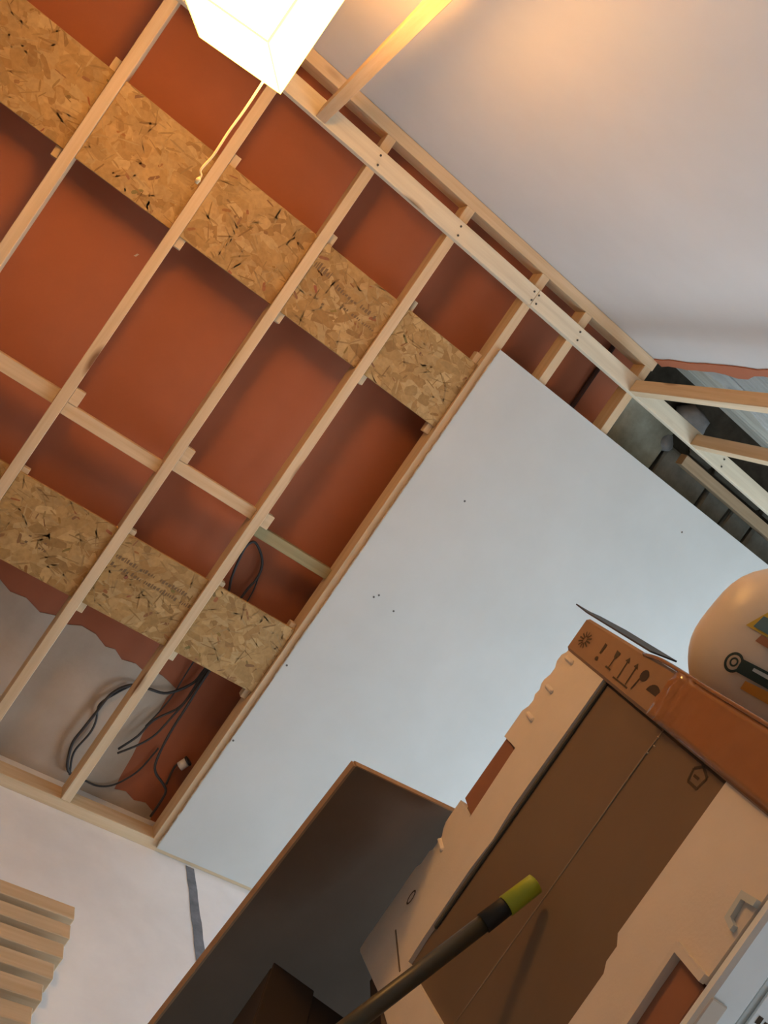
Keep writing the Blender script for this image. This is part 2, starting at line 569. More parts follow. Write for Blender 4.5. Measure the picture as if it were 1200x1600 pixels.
# ------------------------------------------------------------------ strand board strips between the studs
order = ['S0', 'S1', 'S2', 'S3', 'S4', 'S5']
PAL = [(0.47, 0.275, 0.095), (0.51, 0.305, 0.11), (0.44, 0.25, 0.082), (0.54, 0.335, 0.13), (0.485, 0.285, 0.10), (0.39, 0.21, 0.066),
       (0.52, 0.315, 0.12), (0.57, 0.37, 0.155)]
DARK = (0.24, 0.115, 0.038)


def osb_piece(x0, x1, z0, z1, seed, label, stamp=None):
    r = random.Random(seed)
    yf = FY + 0.012
    root = empty('strand_board', ((x0 + x1) / 2, yf + 0.008, z0))
    hw, h = (x1 - x0) / 2, z1 - z0
    bm = bmesh.new()
    bx(bm, -hw, hw, -0.0065, 0.009, 0, h, 0)
    put('board_core', bm, OSBCORE, root)
    bm = bmesh.new()
    lay = bm.loops.layers.float_color.new('flake')

    def flake(cx, cz, L, W, ang, yy, col):
        poly = []
        for (a, b) in ((-1, -0.7), (-0.55, -1), (0.6, -1), (1, -0.5), (0.9, 0.6), (0.4, 1), (-0.7, 0.95), (-1, 0.3)):
            a *= 1 + r.uniform(-.12, .12)
            b *= 1 + r.uniform(-.25, .25)
            px = cx + math.cos(ang) * a * L - math.sin(ang) * b * W
            pz = cz + math.sin(ang) * a * L + math.cos(ang) * b * W
            poly.append((min(max(px, -hw + .001), hw - .001), min(max(pz, 0.001), h - .001)))
        vs = [bm.verts.new((px, yy, pz)) for px, pz in poly]
        f = bm.faces.new(vs)
        for lp in f.loops:
            lp[lay] = (*col, 1)

    n = int(420 * (2 * hw) * h / 0.11)
    for i in range(n):
        t = i / n
        L = r.uniform(0.016, 0.052)
        W = r.uniform(0.008, 0.022)
        c = list(r.choice(PAL))
        j = r.uniform(0.88, 1.10)
        flake(r.uniform(-hw, hw), r.uniform(0, h), L, W, r.gauss(0.0, 0.75), -0.0067 - 0.0016 * t, [v * j * 0.88 for v in c])
    for i in range(int(15 * (2 * hw) * h / 0.11)):
        flake(r.uniform(-hw, hw), r.uniform(0, h), r.uniform(0.006, 0.02), r.uniform(0.002, 0.006), r.gauss(0.2, 0.9), -0.0084,
              [v * r.uniform(0.9, 1.5) for v in DARK])
    for i in range(int(90 * (2 * hw) * h / 0.11)):
        k_ = r.uniform(0.62, 0.85)
        flake(r.uniform(-hw, hw), r.uniform(0, h), r.uniform(0.010, 0.036), r.uniform(0.0012, 0.0035), r.gauss(0.1, 0.9), -0.00845,
              [v * k_ for v in r.choice(PAL)])
    for f in bm.faces:
        if f.normal.y > 0:
            f.normal_flip()
    fl = put('flakes', bm, OSB, root, keep=True)
    fl['kind'] = 'stuff'
    if stamp:
        bm = bmesh.new()
        for (sx0, sx1, sz, hh, gap) in stamp:
            x = sx0
            while x < sx1:
                w = r.uniform(0.005, 0.012)
                if r.random() > gap:
                    z_ = sz + r.uniform(-.0015, .0015)
                    k_ = r.uniform(0.5, 1.0) * hh
                    vs = [bm.verts.new((a, -0.0090, b)) for a, b in
                          ((x, z_), (x + w * .8, z_ + r.uniform(-.002, .002)), (x + w * .9, z_ + k_), (x + .001, z_ + k_ * r.uniform(.6, 1)))]
                    bm.faces.new(vs)
                x += w + 0.0025
        st = put('stamped_print', bm, STAMP, root, keep=True)
        st['label'] = 'smudged unreadable stamp'
        st['kind'] = 'stuff'
    tag(root, label, 'strand board', 'strand board strips between the studs')
    return root


up_l = ['upper strand board strip in the bay furthest from the plasterboard', 'upper strand board strip in the bay behind the lamp pull cord',
        'upper strand board strip between the pull-cord stud and the print-stamped strip',
        'upper strand board strip stamped with a smudged line of print', 'upper strand board strip ending at the plasterboard edge stud']
lo_l = ['lower strand board strip in the bay furthest from the plasterboard', 'lower strand board strip in the bay below the lamp',
        'lower strand board strip stamped with a small patch of print',
        'lower strand board strip stamped with two smudged lines of print', 'lower strand board strip ending at the plasterboard with cables passing behind it']
for i in range(5):
    a, b = studs[order[i]] + SW + 0.001, studs[order[i + 1]] - 0.001
    st = [(-0.165, -0.09, 0.20, 0.034, 0.0), (-0.08, 0.14, 0.185, 0.020, 0.25), (0.0, 0.15, 0.145, 0.014, 0.05), (-0.13, -0.05, 0.11, 0.010, 0.4)] if i == 3 else None
    osb_piece(a, b, 2.012, 2.308, 100 + i, up_l[i], st)
    if i:
        st = [(-0.165, 0.13, 0.205, 0.019, 0.25), (-0.165, 0.165, 0.170, 0.019, 0.12)] if i == 3 else \
             [(-0.05, 0.02, 0.12, 0.010, 0.2), (-0.05, 0.03, 0.095, 0.009, 0.3)] if i == 2 else None
        osb_piece(a, b, 0.742, 1.042, 200 + i, lo_l[i], st)
# cleats behind the strips, on the studs' flanks
cl = 0
for i, kx in enumerate(order):
    for (z0, z1, lev) in ((1.975, 2.352, 'upper'), (0.70, 1.06, 'lower')):
        if lev == 'lower' and kx in ('S0', 'S1'):
            continue
        right = kx not in ('S1', 'S5')
        x0 = studs[kx] + SW + 0.0008 if right else studs[kx] - 0.0268
        o = box('board_cleat', x0, x0 + 0.026, FY + 0.0305, FY + 0.065, z0, z1, PZ)
        tag(o, 'short pine cleat behind the %s strand board, on the %s' % (lev, {
            'S0': 'stud farthest from the plasterboard', 'S1': 'stud behind the lamp shade', 'S2': 'stud behind the pull cord',
            'S3': 'stud beside the stamped board', 'S4': 'stud beside the cable loop', 'S5': 'plasterboard edge stud'}[kx]), 'cleat',
            'cleats behind the strand boards')

# noggings
nog_l = ['pine nogging between studs, farthest from the plasterboard', 'pine nogging casting a shadow on the red wall, below the lamp pull cord',
         'pine nogging running to the stud beside the cable loop']
nogs = [(studs['S1'] + SW + .0005, studs['S2'] - .0005, 1.297, 1.352), (studs['S2'] + SW + .0005, studs['S3'] - .0005, 1.283, 1.329),
        (studs['S3'] + SW + .0005, studs['S4'] - .0005, 1.320, 1.366)]
for (a, b, z0, z1), l in zip(nogs, nog_l):
    tag(box('nogging', a, b, FY + 0.022, FY + 0.066, z0, z1, PX), l, 'nogging', 'noggings')
tag(box('nogging', studs['S4'] + SW + .0005, studs['S5'] - .0005, FY + 0.055, FY + 0.10, 1.270, 1.316, OLIVE),
    'dull olive treated nogging at the plasterboard edge stud', 'nogging', 'noggings')
for kx, z0, l in (('S2', 1.330, 'pull-cord stud'), ('S3', 1.367, 'stud beside the stamped board'), ('S4', 1.3175, 'stud beside the cable loop')):
    x = studs[kx] + SW + .0005
    tag(box('nogging_block', x, x + 0.036, FY + 0.018, FY + 0.070, z0, z0 + 0.057, PX),
        'small pine end block on the nogging at the ' + l, 'block', 'nogging end blocks')

# ------------------------------------------------------------------ plasterboard
def plasterboard(x0, x1, z0, z1, label, dots):
    r = random.Random(int(x0 * 100))
    e = empty('plasterboard', ((x0 + x1) / 2, FY - 0.0065, z0))
    h = (x1 - x0) / 2
    bm = bmesh.new()
    bx(bm, -h, h, -0.0062, 0.0055, 0, z1 - z0, 0)
    for v in bm.verts:                     # the sheet's top edge rises a little along the wall
        if v.co.z > 1:
            v.co.z += (v.co.x + h) * 0.014
    sheet = put('sheet', bm, BOARD, e)
    bm = bmesh.new()                       # ragged brown paper along the cut edge
    n_ = 120
    pts_ = [(-h - 0.0006 - r.random() * 0.0035, z1 - z0 - (z1 - z0) * i / n_) for i in range(n_ + 1)]
    pts_ = pts_ + [(-h + 0.0010, 0), (-h + 0.0010, z1 - z0)]
    extrude_poly(bm, pts_, None, lambda p, k: (p[0], -0.0062 if k == 0 else 0.0045, p[1]))
    put('cut_edge', bm, PBCORE, e)
    for (sx, sz) in dots:
        bm = bmesh.new()
        bmesh.ops.create_cone(bm, cap_ends=True, segments=8, radius1=0.0045, radius2=0.0045, depth=0.0012,
                              matrix=Matrix.Translation((sx - (x0 + x1) / 2, -0.0066, sz - z0)) @ Matrix.Rotation(math.pi / 2, 4, 'X'))
        put('screw', bm, SCREW, sheet)
    return tag(e, label, 'plasterboard')


pb = plasterboard(1.2355, 3.635, 0.022, 2.404, 'large grey plasterboard sheet fixed over the studs, ragged cut edge beside the strand boards',
                  [(1.482, 1.844), (1.406, 1.339), (1.392, 1.322), (1.50, 1.316), (1.244, 0.546), (1.250, 0.911), (2.452, 2.295), (2.47, 1.2)])

# dark upright strip on the painted wall between the last two studs
bm = bmesh.new()
tube(bm, [Vector((STRIPX, WY - 0.013, 0.02)), Vector((STRIPX, WY - 0.013, 1.4)), Vector((STRIPX, WY - 0.013, CZ - 0.002))], 0.011, 12)
tag(put('upright_strip', bm, plain('dark_brown_strip', (0.075, 0.035, 0.025), 0.6), None, True), 'dark upright strip on the red wall between the last two studs', 'pipe')

# ------------------------------------------------------------------ cables in the wall cavity
CY = WY - 0.03


def cable(pts, label, r=0.0045, dy=0.0, grp='grey cables hanging in the wall cavity'):
    bm = bmesh.new()
    tube(bm, spline([(p[0], CY + dy, p[1]) for p in pts]), r, 7)
    return tag(put('cable', bm, CABLE, None, True), label, 'cable', grp)


cable([(1.046, 0.80), (1.042, 0.675), (1.032, 0.606), (0.97, 0.526), (0.894, 0.507), (0.827, 0.489), (0.782, 0.425), (0.773, 0.328), (0.767, 0.247),
       (0.765, 0.169), (0.801, 0.079), (0.842, 0.052)], 'dark cable in the wide loop crossing behind a stud down to the floor', 0.006)
cable([(0.831, 0.482), (0.797, 0.424), (0.769, 0.356), (0.794, 0.293), (0.802, 0.235), (0.793, 0.137), (0.829, 0.047)],
      'dark cable forming the smaller inner loop over bare plaster', 0.0045, 0.012)
cable([(1.050, 0.82), (1.043, 0.659), (1.047, 0.583), (1.041, 0.5), (0.983, 0.406), (0.965, 0.318), (0.929, 0.237)],
      'dark cable with a loose cut end over the bare plaster', 0.005, -0.012)
cable([(1.055, 0.82), (1.045, 0.67), (1.045, 0.547), (1.032, 0.443), (1.018, 0.359), (0.985, 0.295), (0.932, 0.226)],
      'second dark cable ending beside the loose cut end', 0.0045, -0.026)
cable([(0.985, 0.80), (0.990, 0.647), (0.996, 0.523), (0.989, 0.441), (0.975, 0.36)], 'thin dark cable hanging straight from the strand board', 0.003, 0.01)
cable([(1.058, 0.82), (1.050, 0.67), (1.056, 0.524), (1.061, 0.399), (1.078, 0.281), (1.103, 0.229), (1.164, 0.195), (1.190, 0.170), (1.196, 0.121), (1.196, 0.05)],
      'dark cable running down the red paint beside the plasterboard edge', 0.0055, -0.040)
cable([(1.074, 0.30), (1.072, 0.272), (1.057, 0.174), (1.009, 0.087), (0.954, 0.052), (0.889, 0.05)], 'thin dark cable curving away across the bare plaster near the floor', 0.004, 0.012)
cable([(1.190, 0.178), (1.178, 0.254), (1.186, 0.288)], 'short dark cable stub entering the white fitting', 0.005, 0.008)
cable([(0.945, 0.85), (0.941, 0.995), (0.919, 1.059), (0.903, 1.127), (0.894, 1.199), (0.912, 1.232), (0.959, 1.208), (0.994, 1.167), (1.007, 1.112),
       (0.999, 1.045), (0.997, 0.90)], 'dark cable loop above the lower strand board', 0.0055)
cable([(0.988, 1.18), (1.000, 1.150), (1.013, 1.116), (1.029, 1.046), (1.037, 0.90)], 'thin dark cable hanging off the loop above the lower strand board', 0.003, 0.012)
fit = empty('cable_fitting', (1.190, CY - 0.005, 0.276))
bm = bmesh.new()
bmesh.ops.create_cone(bm, cap_ends=True, segments=16, radius1=0.019, radius2=0.019, depth=0.036, matrix=Matrix.Translation((0, 0, 0.018)))
put('collar', bm, WHITEPLASTIC, fit, True)
bm = bmesh.new()
bmesh.ops.create_cone(bm, cap_ends=True, segments=16, radius1=0.022, radius2=0.022, depth=0.008, matrix=Matrix.Translation((0, 0, 0.040)))
put('rim', bm, BLACK, fit, True)
fit.rotation_euler = (0, math.radians(25), 0)
tag(fit, 'small white plastic cable fitting on the red paint beside the plasterboard', 'fitting')

# ------------------------------------------------------------------ floor strip and battens on the floor
bm = bmesh.new()
r_ = random.Random(4)
L_, R_ = [], []
for i in range(22):
    t = i / 21
    yy = 3.02 - t * 0.95
    L_.append((1.385 - 0.016 * t + r_.uniform(-.002, .002), yy))
    R_.append((1.424 - 0.008 * t + r_.uniform(-.002, .002), yy))
extrude_poly(bm, L_ + R_[::-1], None, lambda p, k: (p[0], p[1], 0.0015 if k else 0.0002))
tag(put('floor_tape', bm, TAPEGREY), 'dark grey tape strip stuck on the pale floor', 'tape')

bl = ['pine batten of the floor pile lying closest to the stud frame'] + \
     ['%s pine batten of the floor pile counted from the stud frame' % w for w in ('second', 'third', 'fourth', 'fifth')] + \
     ['last and shortest pine batten of the floor pile, farthest from the stud frame']
ends = [0.868, 0.858, 0.842, 0.818, 0.792, 0.770]
for i in range(6):
    y1 = 2.392 - i * 0.087
    tag(box('floor_batten', -0.9, ends[i], y1 - 0.057, y1, 0.045, 0.093, PX, bev=0.002), bl[i], 'batten', 'battens piled on the floor')
tag(box('floor_bearer', 0.30, 0.36, 1.86, 2.44, 0, 0.0445, PY), 'pine bearer lying under the floor battens', 'batten')
tag(box('floor_bearer', -0.62, -0.56, 1.86, 2.44, 0, 0.0445, PY), 'second pine bearer under the far end of the floor battens', 'batten')

# ------------------------------------------------------------------ workbench with the packaged appliance
AZ = math.radians(18.2)
AX, AY = 0.7886, 1.0288
dv = Vector((math.sin(AZ), math.cos(AZ), 0))
nv = Vector((math.cos(AZ), -math.sin(AZ), 0))
BT = 1.100


def W(n_, s_, z_):
    return Vector((AX, AY, 0)) + nv * n_ + dv * s_ + Vector((0, 0, z_))


bench = empty('workbench', W(0.36, -0.345, 0), -AZ)
bxs, bys = 0.32, 0.345
box('bench_top', -bxs, bxs, -bys, bys, BT - 0.035, BT, DARKWOOD, bench, 0.003)
box('cabinet_light_block', -bxs + 0.02, bxs - 0.02, -bys + 0.02, bys - 0.02, 0.42, BT - 0.0352, DARKWOOD, bench, 0.003)  # unseen deep body, added to keep daylight off the leaning board
for i in range(3):
    dr = box('added_drawer', -bxs + 0.04, bxs - 0.04, -bys + 0.008, -bys + 0.0195, 0.45 + i * 0.205, 0.64 + i * 0.205, DARKWOOD, bench, 0.003)
    box('added_handle', -0.06, 0.06, -bys - 0.006, -bys + 0.0075, 0.54 + i * 0.205, 0.555 + i * 0.205, BLACK, dr, 0.002)
for sx in (-1, 1):  # open legs, shaped to let daylight reach the floor
    for sy in (-1, 1):
        box('leg', sx * (bxs - 0.06) - 0.025, sx * (bxs - 0.06) + 0.025, sy * (bys - 0.07) - 0.025, sy * (bys - 0.07) + 0.025, 0, 0.4198, DARKWOOD, bench)
tag(bench, 'dark tall workbench carrying the packaged appliance, deep underside added to block daylight', 'workbench')

app = empty('packaged_appliance', (AX, AY, BT + 0.0005), -AZ)       # local x across, y along its side (0 far, -0.645 near)
OL, OW, OH = 0.645, 0.60, 0.612


def lbox(name, x0, x1, y0, y1, z0, z1, mat, bev=0.003, parent=app):
    return box(name, x0, x1, y0, y1, z0, z1, mat, parent, bev)


def side_poly(name, pts, x0, x1, mat, parent=app):
    """outline given as (y, z) on the visible flank, extruded in local x"""
    bm_ = bmesh.new()
    extrude_poly(bm_, pts, None, lambda p, k: (x0 if k == 0 else x1, p[0], p[1]))
    return put(name, bm_, mat, parent)


def Z(z):                     # world height -> height above the bench
    return z - BT - 0.0005


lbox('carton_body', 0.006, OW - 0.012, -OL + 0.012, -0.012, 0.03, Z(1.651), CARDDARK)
# far corner post with moulded ribs, cut-out and slanted foot
sil = [(0.000, 1.655), (0.001, 1.648), (0.013, 1.640), (0.014, 1.628), (0.003, 1.618), (0.004, 1.606), (0.013, 1.594), (0.013, 1.586), (0.004, 1.578),
       (0.009, 1.568), (0.000, 1.560), (0.002, 1.549), (0.014, 1.536), (0.014, 1.488), (-0.052, 1.494), (-0.062, 1.376), (0.011, 1.371), (0.010, 1.330),
       (0.002, 1.322), (-0.012, 1.316), (-0.012, 1.292), (-0.004, 1.284), (-0.006, 1.262), (0.004, 1.250), (0.003, 1.115), (0.0, 1.1007)]
foot = [(-0.010, 1.1007), (-0.155, 1.139), (-0.235, 1.153), (-0.347, 1.178), (-0.42, 1.19), (-0.60, 1.19), (-0.60, 1.257), (-0.347, 1.247), (-0.232, 1.217), (-0.178, 1.206)]
inner = [(-0.174, 1.24), (-0.170, 1.35), (-0.176, 1.40), (-0.168, 1.45), (-0.172, 1.655)]
po = side_poly('foam_post', [(a, Z(b)) for a, b in sil + foot + inner], 0.0, 0.06, FOAM)
cut = lbox('cutout_card', 0.004, 0.055, -0.058, 0.0125, Z(1.376), Z(1.489), CARDRED, 0.001)
lbox('foam_seam', -0.0008, 0.0005, -0.1745, -0.0775, Z(1.1865), Z(1.189), CARDDARK, 0)
# bumps of the ribs
for zc in (1.641, 1.590, 1.540, 1.310):
    lbox('foam_rib', -0.004, 0.03, -0.050, -0.012, Z(zc) - 0.004, Z(zc) + 0.004, FOAM, 0.003)
# near corner post
np_ = [(-0.523, 1.655), (-0.521, 1.487), (-0.531, 1.480), (-0.531, 1.464), (-0.538, 1.456), (-0.538, 1.2575), (-0.601, 1.2575), (-0.606, 1.46), (-0.603, 1.524), (-0.645, 1.527), (-0.645, 1.655)]
side_poly('foam_post', [(a, Z(b)) for a, b in np_], 0.0, 0.05, FOAM)
lbox('cutout_card', 0.003, 0.05, -0.6435, -0.6035, Z(1.25), Z(1.5235), CARDRED, 0.001)
rim = [(-0.596, 1.2577), (-0.601, 1.46), (-0.597, 1.530), (-0.645, 1.533), (-0.645, 1.526), (-0.6035, 1.523), (-0.6065, 1.46), (-0.6015, 1.2577)]
side_poly('foam_rim', [(a, Z(b)) for a, b in rim], -0.004, 0.0, FOAM)
sm = [(-0.640, 1.569), (-0.627, 1.572), (-0.625, 1.596), (-0.645, 1.600), (-0.645, 1.594), (-0.6305, 1.591), (-0.632, 1.576), (-0.640, 1.574)]
side_poly('foam_clip', [(a, Z(b)) for a, b in sm], -0.004, 0.0, FILMGREY)
# posts on the flank turned away
lbox('foam_post', OW - 0.05, OW, -0.17, 0.0, Z(1.101), Z(1.655), FOAM)
lbox('foam_post', OW - 0.05, OW, -OL, -0.53, Z(1.101), Z(1.655), FOAM)
lbox('foam_base', 0.08, OW - 0.06, -OL + 0.03, -0.03, 0, 0.0295, FOAM)
# near face: film-wrapped foam, pouch and label
lbox('foam_front', 0.0, 0.030, -OL - 0.012, -OL - 0.0005, Z(1.12), Z(1.655), FOAMWHITE)
lbox('front_panel', 0.0305, OW - 0.002, -OL - 0.006, -OL + 0.0115, Z(1.12), Z(1.655), FILMGREY)
lbox('front_tab', 0.001, 0.015, -OL - 0.0145, -OL - 0.0122, Z(1.40), Z(1.526), FOAM, 0.001)
lb = lbox('front_label', 0.038, 0.30, -OL - 0.0085, -OL - 0.0062, Z(1.36), Z(1.552), FOAMWHITE, 0.0005)
bm = bmesh.new()
r_ = random.Random(31)
for row in range(6):
    x = 0.042
    while x < 0.13:
        w = r_.uniform(0.003, 0.007)
        if r_.random() > 0.2:
            bx(bm, x, x + w, -OL - 0.0089, -OL - 0.0086, Z(1.540 - row * 0.014), Z(1.540 - row * 0.014) + r_.uniform(0.004, 0.007))
        x += w + 0.0025
t_ = put('label_print', bm, FAINTINK, lb)
t_['label'] = 'rows of tiny unreadable print'
t_['kind'] = 'stuff'

# cardboard cap, folded down all round
bm = bmesh.new()
bx(bm, -0.004, OW + 0.004, -OL - 0.004, 0.003, Z(1.6515), Z(1.7115), 0.004)
for v in bm.verts:                        # the far corner is a little crushed
    if v.co.y > -0.05 and v.co.z > Z(1.70):
        v.co.z -= 0.003
cap = put('cardboard_cap', bm, CARD, app)
# packing tape with wrinkles over the near half of the cap
bm = bmesh.new()
r_ = random.Random(9)
ny, nz = 46, 9
grid = []
for i in range(ny):
    row = []
    y_ = -0.342 - i * (OL + 0.004 - 0.342) / (ny - 1)
    for j in range(nz):
        z_ = Z(1.6535) + j * (0.0575 / (nz - 1))
        amp = 0.0042 * math.exp(-((i - 3) / 5.0) ** 2) + 0.0002
        row.append(bm.verts.new((-0.0050 - amp * (0.5 + 0.5 * math.sin(i * 1.9 + j * 0.5)) - r_.random() * amp * 0.6, y_, z_)))
    grid.append(row)
for i in range(ny - 1):
    for j in range(nz - 1):
        bm.faces.new((grid[i][j], grid[i + 1][j], grid[i + 1][j + 1], grid[i][j + 1]))
bmesh.ops.recalc_face_normals(bm, faces=bm.faces)
bmesh.ops.solidify(bm, geom=list(bm.faces), thickness=0.0006)
tp = put('packing_tape', bm, TAPE, cap, True)
tp['label'] = 'glossy wrinkled brown packing tape'
# ridge of the film along the top edge and the crease down the flank
bm = bmesh.new()
tube(bm, spline([(-0.004, -0.24, Z(1.707)), (-0.007, -0.30, Z(1.712)), (-0.006, -0.42, Z(1.712)), (-0.006, -0.53, Z(1.7125)), (-0.006, -0.64, Z(1.712))], 5), 0.0025, 6)
put('tape_ridge', bm, TAPE, cap, True)
bm = bmesh.new()
tube(bm, spline([(0.0058, -0.368, Z(1.650)), (0.0052, -0.366, Z(1.60)), (0.0058, -0.365, Z(1.46)), (0.0058, -0.362, Z(1.256))], 5), 0.0009, 6)
put('film_crease', bm, plain('dull_film_crease', (0.36, 0.27, 0.18), 0.3, 0.6), app, True)
bm = bmesh.new()
for i in range(3):
    bx(bm, 0.0045, 0.0065, -0.370 - 0.004 * (i % 2), -0.365 - 0.004 * (i % 2), Z(1.640 - i * 0.010), Z(1.642 - i * 0.010), 0.0008)
put('film_wrinkle', bm, plain('bright_film_fold', (0.55, 0.42, 0.27), 0.15, 0.7), app)
# dark strip painting in the shaded gap beside the far post
lbox('gap_shade', 0.002, 0.0058, -0.1800, -0.1735, Z(1.262), Z(1.6505), plain('dark_gap_shade', (0.085, 0.075, 0.055), 0.7), 0.001)


# printed handling marks on the cap
def cap_print(name, polys, mat=INK):
    bm_ = bmesh.new()
    for pl_ in polys:
        vs = [bm_.verts.new((-0.0046, a, Z(b))) for a, b in pl_]
        f = bm_.faces.new(vs)
        f.normal_update()
        if f.normal.x > 0:
            f.normal_flip()
    return put(name, bm_, mat, cap)


def strip(a, b, w):
    dx, dz = b[0] - a[0], b[1] - a[1]
    l_ = math.hypot(dx, dz)
    ox, oz = -dz / l_ * w / 2, dx / l_ * w / 2
    return [(a[0] + ox, a[1] + oz), (b[0] + ox, b[1] + oz), (b[0] - ox, b[1] - oz), (a[0] - ox, a[1] - oz)]


def disc(c, rx, rz, n_=12, a0=0.0, a1=2 * math.pi):
    m_ = n_ if a1 - a0 > 6.2 else n_ + 1
    return [(c[0] + rx * math.cos(a0 + (a1 - a0) * i / n_), c[1] + rz * math.sin(a0 + (a1 - a0) * i / n_)) for i in range(m_)]


sc = (-0.046, 1.679)
cap_print('sunburst_mark', [strip((sc[0] + .006 * math.cos(a), sc[1] + .005 * math.sin(a)), (sc[0] + .024 * math.cos(a), sc[1] + .013 * math.sin(a)), .0026)
                            for a in [i * math.pi / 6 for i in range(12)]], FAINTINK)
cap_print('exclamation_mark', [[(-0.128, 1.691), (-0.118, 1.692), (-0.120, 1.676), (-0.126, 1.676)], disc((-0.123, 1.668), .006, .0032)], FAINTINK)
cap_print('goblet_mark', [[(-0.182, 1.692), (-0.166, 1.693), (-0.169, 1.684), (-0.174, 1.681), (-0.179, 1.684)], strip((-0.174, 1.683), (-0.174, 1.668), .0024),
                          strip((-0.184, 1.667), (-0.164, 1.667), .0026)], FAINTINK)
cap_print('up_arrows_mark', [strip((-0.216, 1.664), (-0.214, 1.688), .003), [(-0.222, 1.687), (-0.206, 1.688), (-0.213, 1.694)], strip((-0.246, 1.664), (-0.244, 1.688), .003),
                             [(-0.252, 1.687), (-0.236, 1.688), (-0.243, 1.694)], strip((-0.257, 1.662), (-0.203, 1.662), .0022)], FAINTINK)
cap_print('hand_mark', [disc((-0.276, 1.686), .011, .0075), strip((-0.270, 1.680), (-0.266, 1.664), .003)])
cap_print('umbrella_mark', [disc((-0.318, 1.674), .018, .011, 10, 0, math.pi)])
bm = bmesh.new()
for q in ([strip((-0.470, 1.652), (-0.486, 1.646), .003), strip((-0.486, 1.646), (-0.482, 1.632), .003), strip((-0.482, 1.632), (-0.462, 1.632), .003),
           strip((-0.462, 1.632), (-0.458, 1.645), .003), strip((-0.458, 1.645), (-0.470, 1.652), .003), strip((-0.476, 1.640), (-0.465, 1.640), .003)]):
    f = bm.faces.new([bm.verts.new((0.0056, a, Z(b - 0.004))) for a, b in q])
    f.normal_update()
    if f.normal.x > 0:
        f.normal_flip()
put('recycling_mark', bm, FAINTINK, app)
bm = bmesh.new()
ring_o, ring_i = disc((-0.054, 1.230), .009, .012, 16), disc((-0.054, 1.230), .006, .009, 16)
for i in range(16):
    q = [ring_o[i], ring_o[(i + 1) % 16], ring_i[(i + 1) % 16], ring_i[i]]
    f = bm.faces.new([bm.verts.new((-0.0006, a, Z(b))) for a, b in q])
    f.normal_update()
    if f.normal.x > 0:
        f.normal_flip()
put('oval_moulding_mark', bm, FAINTINK, app)
tag(app, 'appliance packed in cardboard, polystyrene corner posts and film, on the bench', 'appliance')

# tall dark carton standing on the floor beside the bench
DCARD = mottled('dark_brown_carton', (0.026, 0.018, 0.013), (0.036, 0.025, 0.018), 5, 0.8, 0.08, 90, 0.2)
car = empty('dark_carton', W(-0.075, -0.36, 0), -AZ - math.radians(6))
box('carton_body', -0.072, 0.072, -0.28, 0.275, 0, 1.052, DCARD, car, 0.004)
box('top_flap', -0.072, -0.003, -0.28, 0.275, 1.0525, 1.0565, DCARD, car, 0.001)
box('top_flap', 0.003, 0.072, -0.28, 0.18, 1.0525, 1.0565, DCARD, car, 0.001)
tag(car, 'tall dark brown carton standing against the bench under the pole', 'carton')

# ------------------------------------------------------------------ brown board leaning against the bench
bd = empty('leaning_board', (0.588, 1.1485, 0.0), math.radians(5.6))
hb = 1.350
bm = bmesh.new()
bx(bm, 0.0042, 0.90, 0, 0.011, 0, hb, 0)
put('board_sheet', bm, BROWNBOARD, bd)
box('raw_edge', 0, 0.004, -0.0002, 0.0112, 0, hb, FIBREEDGE, bd, 0)
box('raw_edge', 0.0042, 0.90, -0.0002, 0.0112, hb + .0002, hb + 0.002, FIBREEDGE, bd, 0)
bd.rotation_euler = (math.radians(5.03), 0, math.radians(5.6))
tag(bd, 'dark brown fibreboard sheet with raw pale edge leaning on the packaged appliance', 'board')

# ------------------------------------------------------------------ green-tipped pole leaning on the appliance
p1 = Vector((0.661, 0.683, 1.4385))
p2 = Vector((0.534, 0.641, 1.250))
ax = (p1 - p2).normalized()
base = p1 - ax * (p1.z / ax.z) + ax * 0.02
pole = empty('pole', base)


def pole_part(name, d0, d1, r0, r1, mat):
    bm_ = bmesh.new()
    tube(bm_, [p1 - ax * d0 - base, p1 - ax * (d0 * .9 + d1 * .1) - base, p1 - ax * d1 - base], [r0, (r0 * .9 + r1 * .1), r1], 20)
    return put(name, bm_, mat, pole, True)


ecap = pole_part('end_cap', 0.0, 0.040, 0.0105, 0.0110, LIME)
bm = bmesh.new()
tube(bm, [p1 + ax * 0.001 - base, p1 - ax * 0.004 - base], [0.0080, 0.0080], 20)
put('cap_face', bm, plain('pale_lime_plastic', (0.55, 0.58, 0.10), 0.5), ecap, True)
pole_part('collar', 0.0401, 0.070, 0.0098, 0.0104, RUBBER)
pole_part('shaft', 0.0701, (p1 - base).length, 0.0088, 0.0115, POLEGREEN)
tag(pole, 'olive pole with lime green end cap and black collar, leaning on the appliance', 'pole')

# ------------------------------------------------------------------ blade and sack on top of the appliance
TOPZ = BT + 0.0005 + Z(1.7115)
bm = bmesh.new()
out = [(0.118, 0.008), (0.035, 0.003), (-0.24, 0.001), (-0.25, 0.030), (-0.05, 0.036), (0.045, 0.026), (0.060, 0.014)]
extrude_poly(bm, out, None, lambda p, k: W(p[1], p[0], TOPZ + 0.0016 + (0.0022 if k else 0) + 0.26 * max(0, p[1] - 0.001) + max(0, p[0] - 0.04) * 0.02))
tag(put('steel_blade', bm, BLACK), 'thin black steel blade lying on the cardboard cap, tip pointing at the plasterboard', 'blade')

sa = math.radians(50.5)
e1 = Vector((math.cos(sa), -math.sin(sa), 0))
e2 = Vector((math.sin(sa), math.cos(sa), 0))
SC = Vector((0.926, 0.763, 0))
sack = empty('plastic_sack', (SC.x, SC.y, TOPZ), -sa)      # local x = e1, local y = e2
SA, SB, SZC, CU, CD = 0.154, 0.115, 1.800 - TOPZ, 0.128, 0.118
PE, QE = 2.6, 2.5


